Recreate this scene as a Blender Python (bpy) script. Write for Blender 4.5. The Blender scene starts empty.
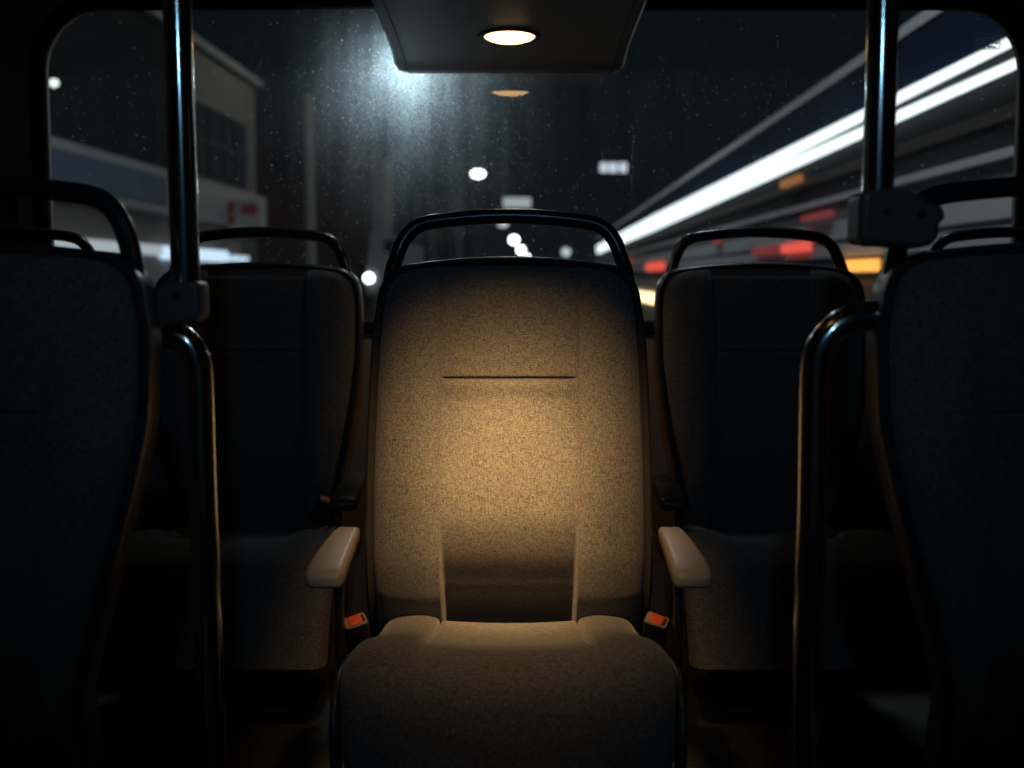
import bpy, bmesh, math, random
from mathutils import Vector, Matrix
R = random.Random(7)
C = bpy.context.scene.collection
PI = math.pi
E = 0.92                      # eye height above the bus floor
F_PX = 1200.0                 # focal length in pixels at 1024 wide
PITCH = math.radians(5.1)
CS, SN = math.cos(PITCH), math.sin(PITCH)

def at(px, py, Y):
    """world point at depth Y seen at a pixel of the 1024x768 photograph"""
    u, v = (px - 512) / F_PX, (384 - py) / F_PX
    d = Vector((u, CS + v * SN, -SN + v * CS))
    t = Y / d.y
    return Vector((d.x * t, Y, E + d.z * t))

# ------------------------------------------------------------------ materials
def new_mat(name):
    m = bpy.data.materials.new(name); m.use_nodes = True
    nt = m.node_tree; nt.nodes.clear()
    out = nt.nodes.new('ShaderNodeOutputMaterial')
    return m, nt, out

def N(nt, kind, **kw):
    n = nt.nodes.new(kind)
    for k, v in kw.items():
        if k in n.inputs: n.inputs[k].default_value = v
        else: setattr(n, k, v)
    return n

def plain(name, col, rough=0.5, metal=0.0, bump=0.0, scale=300.0, var=0.12, spec=0.5, coat=0.0):
    m, nt, out = new_mat(name)
    b = N(nt, 'ShaderNodeBsdfPrincipled', Roughness=rough, Metallic=metal)
    b.inputs['Specular IOR Level'].default_value = spec
    b.inputs['Coat Weight'].default_value = coat
    tc = N(nt, 'ShaderNodeTexCoord')
    nz = N(nt, 'ShaderNodeTexNoise', Scale=scale, Detail=4.0)
    nt.links.new(tc.outputs['Object'], nz.inputs['Vector'])
    mx = N(nt, 'ShaderNodeMix', data_type='RGBA')
    mx.inputs[6].default_value = (*[c * (1 - var) for c in col], 1)
    mx.inputs[7].default_value = (*[min(1, c * (1 + var)) for c in col], 1)
    nt.links.new(nz.outputs['Fac'], mx.inputs[0])
    nt.links.new(mx.outputs[2], b.inputs['Base Color'])
    if bump:
        bp = N(nt, 'ShaderNodeBump', Strength=bump, Distance=0.001)
        nt.links.new(nz.outputs['Fac'], bp.inputs['Height'])
        nt.links.new(bp.outputs['Normal'], b.inputs['Normal'])
    nt.links.new(b.outputs[0], out.inputs[0])
    return m

def emis(name, col, strength):
    m, nt, out = new_mat(name)
    e = N(nt, 'ShaderNodeEmission', Color=(*col, 1), Strength=strength)
    nt.links.new(e.outputs[0], out.inputs[0])
    return m

def fabric_mat():
    m, nt, out = new_mat('woven_seat_fabric')
    L = nt.links.new
    b = N(nt, 'ShaderNodeBsdfPrincipled', Roughness=0.95)
    b.inputs['Specular IOR Level'].default_value = 0.15
    b.inputs['Sheen Weight'].default_value = 0.25
    b.inputs['Sheen Roughness'].default_value = 0.45
    tc = N(nt, 'ShaderNodeTexCoord')
    facs = []
    for sc in ((150, 150, 820), (760, 400, 140)):
        mp = N(nt, 'ShaderNodeMapping'); mp.inputs['Scale'].default_value = sc
        L(tc.outputs['Object'], mp.inputs['Vector'])
        nz = N(nt, 'ShaderNodeTexNoise', Scale=1.0, Detail=3.0, Roughness=0.7)
        L(mp.outputs[0], nz.inputs['Vector']); facs.append(nz)
    ad = N(nt, 'ShaderNodeMath', operation='ADD')
    L(facs[0].outputs['Fac'], ad.inputs[0]); L(facs[1].outputs['Fac'], ad.inputs[1])
    sp = N(nt, 'ShaderNodeTexNoise', Scale=1300.0, Detail=1.0)
    L(tc.outputs['Object'], sp.inputs['Vector'])
    ad2 = N(nt, 'ShaderNodeMath', operation='MULTIPLY_ADD'); ad2.inputs[1].default_value = 0.6
    L(sp.outputs['Fac'], ad2.inputs[0]); L(ad.outputs[0], ad2.inputs[2])
    rp = N(nt, 'ShaderNodeMapRange')
    rp.inputs['From Min'].default_value = 0.97; rp.inputs['From Max'].default_value = 1.63
    L(ad2.outputs[0], rp.inputs['Value'])
    cr = N(nt, 'ShaderNodeMix', data_type='RGBA')
    cr.inputs[6].default_value = (0.020, 0.021, 0.023, 1)
    cr.inputs[7].default_value = (0.275, 0.272, 0.265, 1)
    L(rp.outputs[0], cr.inputs[0]); L(cr.outputs[2], b.inputs['Base Color'])
    bp = N(nt, 'ShaderNodeBump', Strength=0.5, Distance=0.0012)
    L(rp.outputs[0], bp.inputs['Height']); L(bp.outputs['Normal'], b.inputs['Normal'])
    L(b.outputs[0], out.inputs[0])
    return m

def floor_mat():
    m, nt, out = new_mat('speckled_vinyl_floor')
    L = nt.links.new
    b = N(nt, 'ShaderNodeBsdfPrincipled', Roughness=0.55)
    tc = N(nt, 'ShaderNodeTexCoord')
    vo = N(nt, 'ShaderNodeTexVoronoi', Scale=150.0)
    L(tc.outputs['Object'], vo.inputs['Vector'])
    lt = N(nt, 'ShaderNodeMath', operation='LESS_THAN'); lt.inputs[1].default_value = 0.2
    L(vo.outputs['Distance'], lt.inputs[0])
    mx = N(nt, 'ShaderNodeMix', data_type='RGBA')
    mx.inputs[6].default_value = (0.032, 0.031, 0.030, 1); mx.inputs[7].default_value = (0.22, 0.21, 0.19, 1)
    L(lt.outputs[0], mx.inputs[0]); L(mx.outputs[2], b.inputs['Base Color'])
    L(b.outputs[0], out.inputs[0])
    return m

def brick_mat():
    m, nt, out = new_mat('brown_brick')
    L = nt.links.new
    b = N(nt, 'ShaderNodeBsdfPrincipled', Roughness=0.9)
    tc = N(nt, 'ShaderNodeTexCoord')
    mp = N(nt, 'ShaderNodeMapping'); mp.inputs['Rotation'].default_value = (PI / 2, 0, 0)
    L(tc.outputs['Object'], mp.inputs['Vector'])
    br = N(nt, 'ShaderNodeTexBrick', Scale=2.0)
    br.inputs['Color1'].default_value = (0.13, 0.065, 0.045, 1); br.inputs['Color2'].default_value = (0.10, 0.05, 0.035, 1)
    br.inputs['Mortar'].default_value = (0.12, 0.10, 0.09, 1)
    L(mp.outputs[0], br.inputs['Vector']); L(br.outputs['Color'], b.inputs['Base Color'])
    L(b.outputs[0], out.inputs[0])
    return m

def glass_mat():
    """window pane: clear, faintly mirroring, with road dust, droplet marks and fine scratches that catch light"""
    m, nt, out = new_mat('dusty_window_glass')
    L = nt.links.new
    tc = N(nt, 'ShaderNodeTexCoord')
    def math_(op, a, bb=None):
        n = N(nt, 'ShaderNodeMath', operation=op)
        for i, v in enumerate((a, bb)):
            if v is None: continue
            if isinstance(v, (int, float)): n.inputs[i].default_value = v
            else: L(v, n.inputs[i])
        return n.outputs[0]
    def specks(scale, size, keep, stretch=(1, 1, 1), rot=0.0):
        mp = N(nt, 'ShaderNodeMapping'); mp.inputs['Scale'].default_value = stretch
        mp.inputs['Rotation'].default_value = (0, rot, 0)
        L(tc.outputs['Object'], mp.inputs['Vector'])
        vo = N(nt, 'ShaderNodeTexVoronoi', Scale=scale)
        L(mp.outputs[0], vo.inputs['Vector'])
        near = math_('LESS_THAN', vo.outputs['Distance'], size)
        sep = N(nt, 'ShaderNodeSeparateColor'); L(vo.outputs['Color'], sep.inputs[0])
        rare = math_('LESS_THAN', sep.outputs[0], keep)      # keep may itself vary over the pane
        return math_('MULTIPLY', math_('MULTIPLY', near, rare), sep.outputs[1])
    # dust haze and specks thickened here to put a lamp's glow into the glass
    glow_pos = at(415, 110, 2.865)
    vm = N(nt, 'ShaderNodeVectorMath', operation='DISTANCE'); L(tc.outputs['Object'], vm.inputs[0]); vm.inputs[1].default_value = glow_pos
    glow_mask = N(nt, 'ShaderNodeMapRange', interpolation_type='SMOOTHERSTEP'); L(vm.outputs['Value'], glow_mask.inputs['Value'])
    glow_mask.inputs['From Min'].default_value = 0.40; glow_mask.inputs['From Max'].default_value = 0.0
    s1 = specks(150, 0.27, math_('ADD', math_('MULTIPLY', glow_mask.outputs[0], 0.55), 0.10))
    s2 = specks(60, 0.13, 0.20)
    s3 = specks(70, 0.10, 0.12, (1.0, 1.0, 0.13), 0.12)
    s4 = specks(45, 0.05, 0.14, (1.0, 1.0, 0.10), -0.2)
    nz = N(nt, 'ShaderNodeTexNoise', Scale=3.0, Detail=6.0, Roughness=0.7)
    L(tc.outputs['Object'], nz.inputs['Vector'])
    fine = N(nt, 'ShaderNodeTexNoise', Scale=220.0, Detail=3.0)
    L(tc.outputs['Object'], fine.inputs['Vector'])
    mp = N(nt, 'ShaderNodeMapping'); mp.inputs['Scale'].default_value = (25, 1, 2.5)
    L(tc.outputs['Object'], mp.inputs['Vector'])
    strk = N(nt, 'ShaderNodeTexNoise', Scale=1.0, Detail=4.0); L(mp.outputs[0], strk.inputs['Vector'])
    hz = math_('MULTIPLY', math_('MULTIPLY', nz.outputs['Fac'], strk.outputs['Fac']), fine.outputs['Fac'])
    hz = math_('MULTIPLY', hz, math_('ADD', math_('MULTIPLY', glow_mask.outputs[0], 14.0), 1.0))
    haze = math_('ADD', math_('MULTIPLY', hz, 0.16), 0.006)
    sp = math_('ADD', math_('MULTIPLY', s1, 0.30), math_('MULTIPLY', s2, 0.45))
    sp = math_('ADD', sp, math_('ADD', math_('MULTIPLY', s3, 0.22), math_('MULTIPLY', s4, 0.3)))
    fac = math_('MINIMUM', math_('ADD', haze, sp), 0.8)
    tr = N(nt, 'ShaderNodeBsdfTransparent')
    tl = N(nt, 'ShaderNodeBsdfTranslucent', Color=(0.85, 0.95, 1, 1))
    df = N(nt, 'ShaderNodeBsdfDiffuse', Color=(0.5, 0.5, 0.5, 1))
    dirt = N(nt, 'ShaderNodeMixShader', Fac=0.25); L(tl.outputs[0], dirt.inputs[1]); L(df.outputs[0], dirt.inputs[2])
    mx = N(nt, 'ShaderNodeMixShader'); L(fac, mx.inputs[0]); L(tr.outputs[0], mx.inputs[1]); L(dirt.outputs[0], mx.inputs[2])
    gl = N(nt, 'ShaderNodeBsdfGlossy', Roughness=0.0, Color=(1, 1, 1, 1))
    fr = N(nt, 'ShaderNodeFresnel', IOR=1.5)
    fac2 = math_('MULTIPLY', fr.outputs[0], 2.3)
    mx2 = N(nt, 'ShaderNodeMixShader'); L(fac2, mx2.inputs[0]); L(mx.outputs[0], mx2.inputs[1]); L(gl.outputs[0], mx2.inputs[2])
    L(mx2.outputs[0], out.inputs[0])
    return m

def clear_mat():
    m, nt, out = new_mat('clear_glass_face')
    tr = N(nt, 'ShaderNodeBsdfTransparent', Color=(0.97, 0.985, 0.98, 1))
    nt.links.new(tr.outputs[0], out.inputs[0])
    return m

FABRIC = fabric_mat()
SHELL = plain('charcoal_seat_plastic', (0.045, 0.044, 0.046), 0.31, bump=0.15, scale=900)
HANDLE = plain('black_satin_handle', (0.022, 0.022, 0.024), 0.23, bump=0.06, scale=900)
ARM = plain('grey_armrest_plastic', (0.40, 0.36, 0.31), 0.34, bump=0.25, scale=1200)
ARM_SHADED = plain('shaded_armrest_plastic', (0.035, 0.035, 0.037), 0.3, bump=0.2, scale=1200)  # armrest plastic again, darker; the unlit far pads' shade put into the colour
DARKP = plain('dark_trim_plastic', (0.02, 0.02, 0.022), 0.45, bump=0.1, scale=800)
STEEL = plain('brushed_steel_tube', (0.62, 0.60, 0.57), 0.14, metal=1.0, var=0.05, scale=200)
CLAMP = plain('grey_cast_clamp', (0.10, 0.10, 0.10), 0.42, bump=0.2, scale=700)
BOLT = plain('dark_bolt_metal', (0.25, 0.25, 0.25), 0.3, metal=1.0)
RED = plain('red_buckle_button', (0.75, 0.10, 0.04), 0.4, var=0.04)
CHROME = plain('buckle_frame_metal', (0.5, 0.45, 0.4), 0.35, metal=0.6)
WEB = plain('seat_belt_webbing', (0.05, 0.05, 0.055), 0.8)
REDWEB = plain('red_belt_tongue', (0.45, 0.03, 0.05), 0.5)
FLOOR = floor_mat()
WALL = plain('beige_grey_wall_panel', (0.26, 0.20, 0.165), 0.6, bump=0.15, scale=500)
RUBBER = plain('black_window_rubber', (0.012, 0.012, 0.013), 0.6, spec=0.04)
CEIL = plain('dark_ceiling_lining', (0.06, 0.06, 0.062), 0.7)
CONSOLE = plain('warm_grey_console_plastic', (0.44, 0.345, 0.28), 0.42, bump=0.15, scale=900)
SLOT = plain('black_slot', (0.01, 0.01, 0.01), 0.7)
GLASS = glass_mat()
CLEAR = clear_mat()
ETCH, _nt, _out = new_mat('etched_mark')
_a, _b, _m = N(_nt, 'ShaderNodeBsdfTranslucent', Color=(0.8, 0.85, 0.85, 1)), N(_nt, 'ShaderNodeBsdfDiffuse', Color=(0.7, 0.7, 0.7, 1)), N(_nt, 'ShaderNodeMixShader', Fac=0.4)
_nt.links.new(_a.outputs[0], _m.inputs[1]); _nt.links.new(_b.outputs[0], _m.inputs[2]); _nt.links.new(_m.outputs[0], _out.inputs[0])
LAMPF = emis('hooded_lamp_lens', (1.0, 0.56, 0.22), 2.0)
LAMP = emis('warm_lamp_lens', (1.0, 0.56, 0.22), 6.0)
COOLTUBE = emis('cool_cabin_light', (1.0, 0.93, 0.80), 2.8)

# ------------------------------------------------------------------ object helpers
def link(name, me, mat=None, parent=None, loc=(0, 0, 0)):
    o = bpy.data.objects.new(name, me); C.objects.link(o)
    if me is not None and mat is not None:
        me.materials.clear()
        for mm in (mat if isinstance(mat, (list, tuple)) else (mat,)): me.materials.append(mm)
    o.location = loc
    if parent is not None: o.parent = parent
    return o

def tag(o, label=None, cat=None, group=None, kind=None):
    if label: o['label'] = label
    if cat: o['category'] = cat
    if group: o['group'] = group
    if kind: o['kind'] = kind
    return o

def thing(name, label, cat, loc=(0, 0, 0), group=None, rz=0):
    o = bpy.data.objects.new(name, None); C.objects.link(o)
    o.location = loc; o.rotation_euler = (0, 0, rz); o.empty_display_size = 0.1
    return tag(o, label, cat, group)

def mesh(name, v, f, smooth=True, sharp=40):
    me = bpy.data.meshes.new(name)
    me.from_pydata([tuple(p) for p in v], [], f); me.update()
    bm = bmesh.new(); bm.from_mesh(me)
    bmesh.ops.remove_doubles(bm, verts=bm.verts, dist=1e-6)
    bmesh.ops.recalc_face_normals(bm, faces=bm.faces)
    bm.to_mesh(me); bm.free()
    if smooth:
        for p in me.polygons: p.use_smooth = True
        me.set_sharp_from_angle(angle=math.radians(sharp))
    return me

def loft(name, rings, closed=True, caps=True, sharp=40):
    v, f = [], []
    n = len(rings[0])
    for r in rings: v += list(r)
    for i in range(len(rings) - 1):
        for j in range(n if closed else n - 1):
            a, b = i * n + j, i * n + (j + 1) % n
            f.append((a, b, b + n, a + n))
    if caps and closed:
        f.append(tuple(range(n))[::-1]); f.append(tuple(range((len(rings) - 1) * n, len(rings) * n)))
    return mesh(name, v, f, True, sharp)

def hermite(xs, ys):
    n = len(xs); m = []
    for i in range(n):
        if i == 0: m.append((ys[1] - ys[0]) / (xs[1] - xs[0]))
        elif i == n - 1: m.append((ys[-1] - ys[-2]) / (xs[-1] - xs[-2]))
        else:
            a = (ys[i] - ys[i - 1]) / (xs[i] - xs[i - 1]); b = (ys[i + 1] - ys[i]) / (xs[i + 1] - xs[i])
            m.append(0 if a * b <= 0 else 2 * a * b / (a + b))
    def fn(x):
        if x <= xs[0]: return ys[0] + m[0] * (x - xs[0])
        if x >= xs[-1]: return ys[-1] + m[-1] * (x - xs[-1])
        for i in range(n - 1):
            if x <= xs[i + 1]:
                h = xs[i + 1] - xs[i]; t = (x - xs[i]) / h
                return ((2 * t**3 - 3 * t**2 + 1) * ys[i] + (t**3 - 2 * t**2 + t) * h * m[i]
                        + (-2 * t**3 + 3 * t**2) * ys[i + 1] + (t**3 - t**2) * h * m[i + 1])
    return fn

def spline(pts, per=8):
    """Catmull-Rom through points"""
    P = [Vector(p) for p in pts]; out = []
    Q = [P[0] * 2 - P[1]] + P + [P[-1] * 2 - P[-2]]
    for i in range(1, len(Q) - 2):
        for k in range(per):
            t = k / per
            a, b, c, d = Q[i - 1], Q[i], Q[i + 1], Q[i + 2]
            out.append(0.5 * ((2 * b) + (c - a) * t + (2 * a - 5 * b + 4 * c - d) * t * t + (3 * b - a - 3 * c + d) * t**3))
    out.append(P[-1])
    return out

def sweep(name, path, section, binormal=None, sharp=50):
    """sweep a 2-D section (list of (a, b)) along a path; a along the binormal, b along the normal"""
    rings = []; prev = None
    for i, p in enumerate(path):
        t = (path[min(i + 1, len(path) - 1)] - path[max(i - 1, 0)]).normalized()
        if binormal is not None: bn = Vector(binormal)
        else:
            if prev is None:
                ref = Vector((0, 0, 1)) if abs(t.z) < 0.9 else Vector((0, 1, 0))
                prev = ref.cross(t).normalized()
            bn = (prev - t * prev.dot(t)).normalized(); prev = bn
        nm = t.cross(bn).normalized()
        rings.append([p + bn * a + nm * b for a, b in section])
    return loft(name, rings, True, True, sharp)

def circ(r, n=20, ry=None):
    return [(r * math.cos(2 * PI * i / n), (ry or r) * math.sin(2 * PI * i / n)) for i in range(n)]

def rrect(w, h, r, n=5):
    out = []
    for cx, cy, a0 in ((w / 2 - r, h / 2 - r, 0), (-w / 2 + r, h / 2 - r, PI / 2), (-w / 2 + r, -h / 2 + r, PI), (w / 2 - r, -h / 2 + r, 1.5 * PI)):
        for k in range(n + 1):
            a = a0 + PI / 2 * k / n
            out.append((cx + r * math.cos(a), cy + r * math.sin(a)))
    return out

def box(name, c, s, bevel=0.004, seg=2, rot=None):
    bm = bmesh.new(); bmesh.ops.create_cube(bm, size=1.0)
    for v in bm.verts: v.co = Vector((v.co.x * s[0], v.co.y * s[1], v.co.z * s[2]))
    if bevel: bmesh.ops.bevel(bm, geom=list(bm.edges), offset=min(bevel, min(s) * 0.45), segments=seg, profile=0.5, affect='EDGES')
    if rot is not None: bmesh.ops.transform(bm, matrix=rot, verts=bm.verts)
    for v in bm.verts: v.co += Vector(c)
    me = bpy.data.meshes.new(name); bm.to_mesh(me); bm.free()
    for p in me.polygons: p.use_smooth = True
    me.set_sharp_from_angle(angle=math.radians(35))
    return me

def lathe(name, prof, c=(0, 0, 0), n=32, axis='z'):
    """prof: (radius, height) pairs, closed into a solid"""
    rings = []
    for r, h in prof:
        ring = []
        for i in range(n):
            a = 2 * PI * i / n; x, y = r * math.cos(a), r * math.sin(a)
            p = (x, y, h) if axis == 'z' else (x, h, y) if axis == 'y' else (h, x, y)
            ring.append(Vector(c) + Vector(p))
        rings.append(ring)
    return loft(name, rings, True, True, 35)

def smooth(a, b, x):
    t = max(0.0, min(1.0, (x - a) / (b - a))); return t * t * (3 - 2 * t)

# ------------------------------------------------------------------ the seat
ZT, ZB = 0.953, 0.30
PROF = hermite([0.30, 0.36, 0.41, 0.48, 0.56, 0.66, 0.78, 0.90, 0.96], [0.105, 0.058, 0.022, 0.003, 0.0, 0.010, 0.034, 0.066, 0.086])
WIDE = hermite([0.30, 0.375, 0.55, 0.70, 0.82, 0.90, 0.96], [0.236, 0.234, 0.231, 0.227, 0.222, 0.213, 0.205])
TAPER = hermite([0.30, 0.43, 0.52, 0.60, 0.68, 0.76, 0.84, 0.90, 0.96], [0.165, 0.182, 0.201, 0.216, 0.228, 0.235, 0.234, 0.228, 0.219])
NEAR = hermite([0.30, 0.43, 0.52, 0.60, 0.68, 0.76, 0.84, 0.90, 0.96], [0.125, 0.152, 0.178, 0.200, 0.219, 0.231, 0.229, 0.215, 0.198])
SEAM, CREASE = 0.110, 0.757

def outline(wf, inset, r=0.055, crown=0.012):
    """right half then left half of the back's front outline, bottom to bottom"""
    pts = []
    zt = ZT - crown
    zc = zt - r
    for i in range(30): pts.append((wf(ZB + (zc - ZB) * i / 29), ZB + (zc - ZB) * i / 29))
    wc = wf(zc)
    for k in range(1, 11):
        a = PI / 2 * k / 10
        x = wc - r + r * math.cos(a) - 0.004 * math.sin(a)
        pts.append((x, zc + r * math.sin(a)))
    xe = pts[-1][0]
    for k in range(1, 10):
        x = xe * (1 - k / 9); pts.append((x, zt + crown * (1 - (x / xe) ** 2)))
    full = pts + [(-x, z) for x, z in pts[-2::-1]]
    if inset:
        n = len(full); res = []
        for i, (x, z) in enumerate(full):
            a, b = full[max(i - 1, 0)], full[min(i + 1, n - 1)]
            tx, tz = b[0] - a[0], b[1] - a[1]; l = math.hypot(tx, tz) or 1
            res.append((x - inset * tz / l, z + inset * tx / l))
        full = res
    return full

def back_shell_mesh(wf):
    rings = []
    for ins, d in ((0.022, 0.058), (0.016, 0.020), (0.009, 0.008), (0.004, 0.004), (0.0, 0.007), (-0.001, 0.018), (0.0, 0.062), (0.006, 0.078), (0.030, 0.088)):
        rings.append([Vector((x, PROF(z) + d, z)) for x, z in outline(wf, ins)])
    n = len(rings[0]); v, f = [], []
    for r in rings: v += r
    for i in range(len(rings) - 1):
        for j in range(n - 1):
            a = i * n + j; f.append((a, a + 1, a + 1 + n, a + n))
        a = i * n; f.append((a + n - 1, a, a + n, a + 2 * n - 1))
    last = (len(rings) - 1) * n
    for j in range(n // 2 - 1): f.append((last + j, last + j + 1, last + n - 2 - j, last + n - 1 - j))
    for j in range(n // 2 - 1): f.append((j, n - 1 - j, n - 2 - j, j + 1))
    return mesh('back_shell', v, f, True, 50)

def fabric_back_mesh(wf):
    ins = 0.010
    half = [(x, z) for x, z in outline(wf, ins)]
    zmax = max(z for x, z in half)
    h = half[:len(half) // 2 + 1]
    zs = [z for x, z in h]
    def width(z):
        if z <= zs[0]: return h[0][0]
        for i in range(len(h) - 1):
            if zs[i] <= z <= zs[i + 1] + 1e-9:
                t = (z - zs[i]) / max(1e-9, zs[i + 1] - zs[i]); return h[i][0] + t * (h[i + 1][0] - h[i][0])
        return h[-1][0]
    zrow = [ZB + 0.004 + (0.90 - ZB - 0.004) * i / 110 for i in range(111)]
    zrow += [CREASE + d for d in (-0.008, -0.006, -0.0045, -0.003, -0.0015, 0, 0.0015, 0.003, 0.0045, 0.006)]
    z = 0.90
    for k in range(1, 29): zrow.append(0.90 + (zmax - 0.013 - 0.90) * (1 - (1 - k / 28) ** 2))
    zrow = sorted(set(round(q, 5) for q in zrow))
    inner = [0, 0.02, 0.04, 0.06, 0.08, 0.092, 0.100, 0.104, 0.1065, 0.108, 0.1092, 0.110, 0.1108, 0.112, 0.1135, 0.116, 0.120]
    outer = [i / 22 for i in range(1, 23)]
    def depth(x, z, w):
        ax = abs(x); y = PROF(z)
        s = max(0.0, min(1.0, (ax - SEAM) / max(0.02, w - SEAM)))
        b = math.sin(PI * min(1, s * 1.05) ** 0.75) if s < 0.95 else 0
        b = max(0, b)
        y -= 0.013 * b * (1 - 0.55 * smooth(0.80, 0.93, z))
        c = smooth(SEAM + 0.0012, SEAM - 0.003, ax)
        y += c * (0.004 + 0.050 * smooth(0.545, 0.37, z))
        y -= 0.006 * (1 - s) * math.exp(-((z - 0.86) / 0.07) ** 2)
        y += 0.0035 * math.exp(-((ax - SEAM) / 0.0016) ** 2)
        y -= 0.0014 * math.exp(-((ax - SEAM - 0.0035) / 0.0018) ** 2)
        if ax < SEAM + 0.004:
            e = smooth(SEAM + 0.003, SEAM - 0.012, ax)
            y += 0.007 * e * math.exp(-((z - CREASE) / 0.0022) ** 2)
            if z < CREASE: y -= 0.005 * e * math.exp(-((z - CREASE + 0.012) / 0.012) ** 2)
            else: y -= 0.002 * e * math.exp(-((z - CREASE - 0.02) / 0.02) ** 2)
        de = min(w - ax, (zmax - z) * 0.9, 0.028)
        y += 0.028 - math.sqrt(max(0, 0.028 ** 2 - (0.028 - de) ** 2))
        return y
    xs_all = []; v = []; rows = []
    for z in zrow:
        w = width(z); row = []
        cols = [min(q, w) for q in inner] + [0.120 + (w - 0.120) * t for t in outer]
        cols = [-q for q in cols[:0:-1]] + cols
        for x in cols:
            # crown the rows near the top so that the edge follows the outline
            zz = z + (0.013 * (1 - (x / max(w, 1e-6)) ** 2) * smooth(0.86, zmax - 0.013, z))
            row.append(len(v)); v.append(Vector((x, depth(x, min(zz, zmax), w), zz)))
        rows.append(row)
    f = []
    for i in range(len(rows) - 1):
        for j in range(len(rows[0]) - 1):
            f.append((rows[i][j], rows[i][j + 1], rows[i + 1][j + 1], rows[i + 1][j]))
    loop = rows[0][:] + [r[-1] for r in rows[1:]] + rows[-1][-2::-1] + [r[0] for r in rows[-2:0:-1]]
    base = len(v)
    for q in loop: v.append(Vector((v[q].x, PROF(v[q].z) + 0.055, v[q].z)))
    n = len(loop)
    for i in range(n): f.append((loop[i], loop[(i + 1) % n], base + (i + 1) % n, base + i))
    return mesh('backrest', v, f, True, 75)

def cushion_mesh(wide):
    k = 1.0 if wide else 0.985
    prof = spline([(0.075, 0.346, 0), (0.0, 0.351, 0), (-0.08, 0.360, 0), (-0.17, 0.381, 0), (-0.235, 0.397, 0), (-0.285, 0.397, 0), (-0.325, 0.380, 0),
                   (-0.345, 0.355, 0), (-0.352, 0.310, 0), (-0.350, 0.24, 0), (-0.342, 0.16, 0)], 8)
    wy = hermite([-0.36, -0.30, -0.22, -0.12, -0.03, 0.08], [0.226, 0.2300, 0.2300, 0.225, 0.218, 0.212])
    us = []
    for q in (0, .1, .2, .3, .38, .44, .48, .50, .515, .525, .53, .5325, .535, .5375, .54, .5475, .56, .58, .62, .68, .74, .8, .85, .89, .92, .945, .965, .98, .99, 1.0): us.append(q)
    us = [-u for u in us[:0:-1]] + us
    v, f, rows = [], [], []
    for i, p in enumerate(prof):
        y, z = p.x, p.y
        t = i / (len(prof) - 1)
        a, b = prof[max(i - 1, 0)], prof[min(i + 1, len(prof) - 1)]
        tn = (b - a).normalized(); nrm = Vector((-tn.y, tn.x))      # outward: up, then forward
        if nrm.y < 0 and t < 0.5: nrm = -nrm
        if t >= 0.5 and nrm.x > 0: nrm = -nrm
        w = wy(y) * k if z > 0.30 else wy(-0.352) * k - 0.016 * (0.30 - z) / 0.14
        row = []
        for u in us:
            au = abs(u); s = max(0.0, (au - 0.535) / 0.465)
            bump = 0.017 * math.sin(PI * min(1, s * 0.93 + 0.0) ** 0.62) if s > 0 else 0
            fade = smooth(-0.335, -0.20, y) * (1 if z > 0.33 else 0)
            off = bump * fade - 0.0045 * (1 - (au / 0.535) ** 2) * fade * (au < 0.535)
            off -= 0.006 * math.exp(-((au - 0.535) / 0.007) ** 2) * smooth(-0.31, -0.22, y) * (1 if z > 0.34 else 0)
            de = (1 - au) * w; rr = 0.030
            roll = rr - math.sqrt(max(0, rr * rr - max(0, rr - de) ** 2))
            off -= roll
            row.append(len(v))
            v.append(Vector((u * w, y + nrm.x * off, z + nrm.y * off)))
        rows.append(row)
    for i in range(len(rows) - 1):
        for j in range(len(us) - 1): f.append((rows[i][j], rows[i][j + 1], rows[i + 1][j + 1], rows[i + 1][j]))
    # sides, underside
    for side in (0, -1):
        col = [r[side] for r in rows]
        base = len(v)
        for q in col:
            p = v[q]; yy = min(max(p.y, -0.30), 0.06)
            v.append(Vector((p.x * 0.97, yy, min(p.z - 0.02, 0.30) if p.z > 0.2 else p.z)))
        for i in range(len(col) - 1): f.append((col[i], col[i + 1], base + i + 1, base + i))
    return mesh('cushion', v, f, True, 70)

def side_trim_mesh(sx):
    path = spline([(sx * 0.214, -0.075, 0.335), (sx * 0.226, -0.16, 0.352), (sx * 0.2325, -0.25, 0.362), (sx * 0.2335, -0.305, 0.352), (sx * 0.2325, -0.335, 0.318),
                   (sx * 0.229, -0.346, 0.26), (sx * 0.224, -0.342, 0.18), (sx * 0.221, -0.336, 0.12)], 8)
    return sweep('side_trim', path, rrect(0.012, 0.034, 0.0055), (1, 0, 0))

def handle_mesh():
    half = [(-0.199, 0.900), (-0.195, 0.928), (-0.187, 0.956), (-0.177, 0.980), (-0.162, 0.9985), (-0.140, 1.0095), (-0.10, 1.0155), (-0.05, 1.0200), (0, 1.0215)]
    pts = half + [(-x, z) for x, z in half[-2::-1]]
    path = spline([(x, PROF(min(z, 0.96)) + 0.040 + 0.15 * max(0, z - 0.96), z) for x, z in pts], 8)
    return sweep('grab_handle', path, circ(0.0125, 16, 0.0135), None)

_cache = {}
def cached(key, fn):
    if key not in _cache: _cache[key] = fn()
    return _cache[key]

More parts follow.
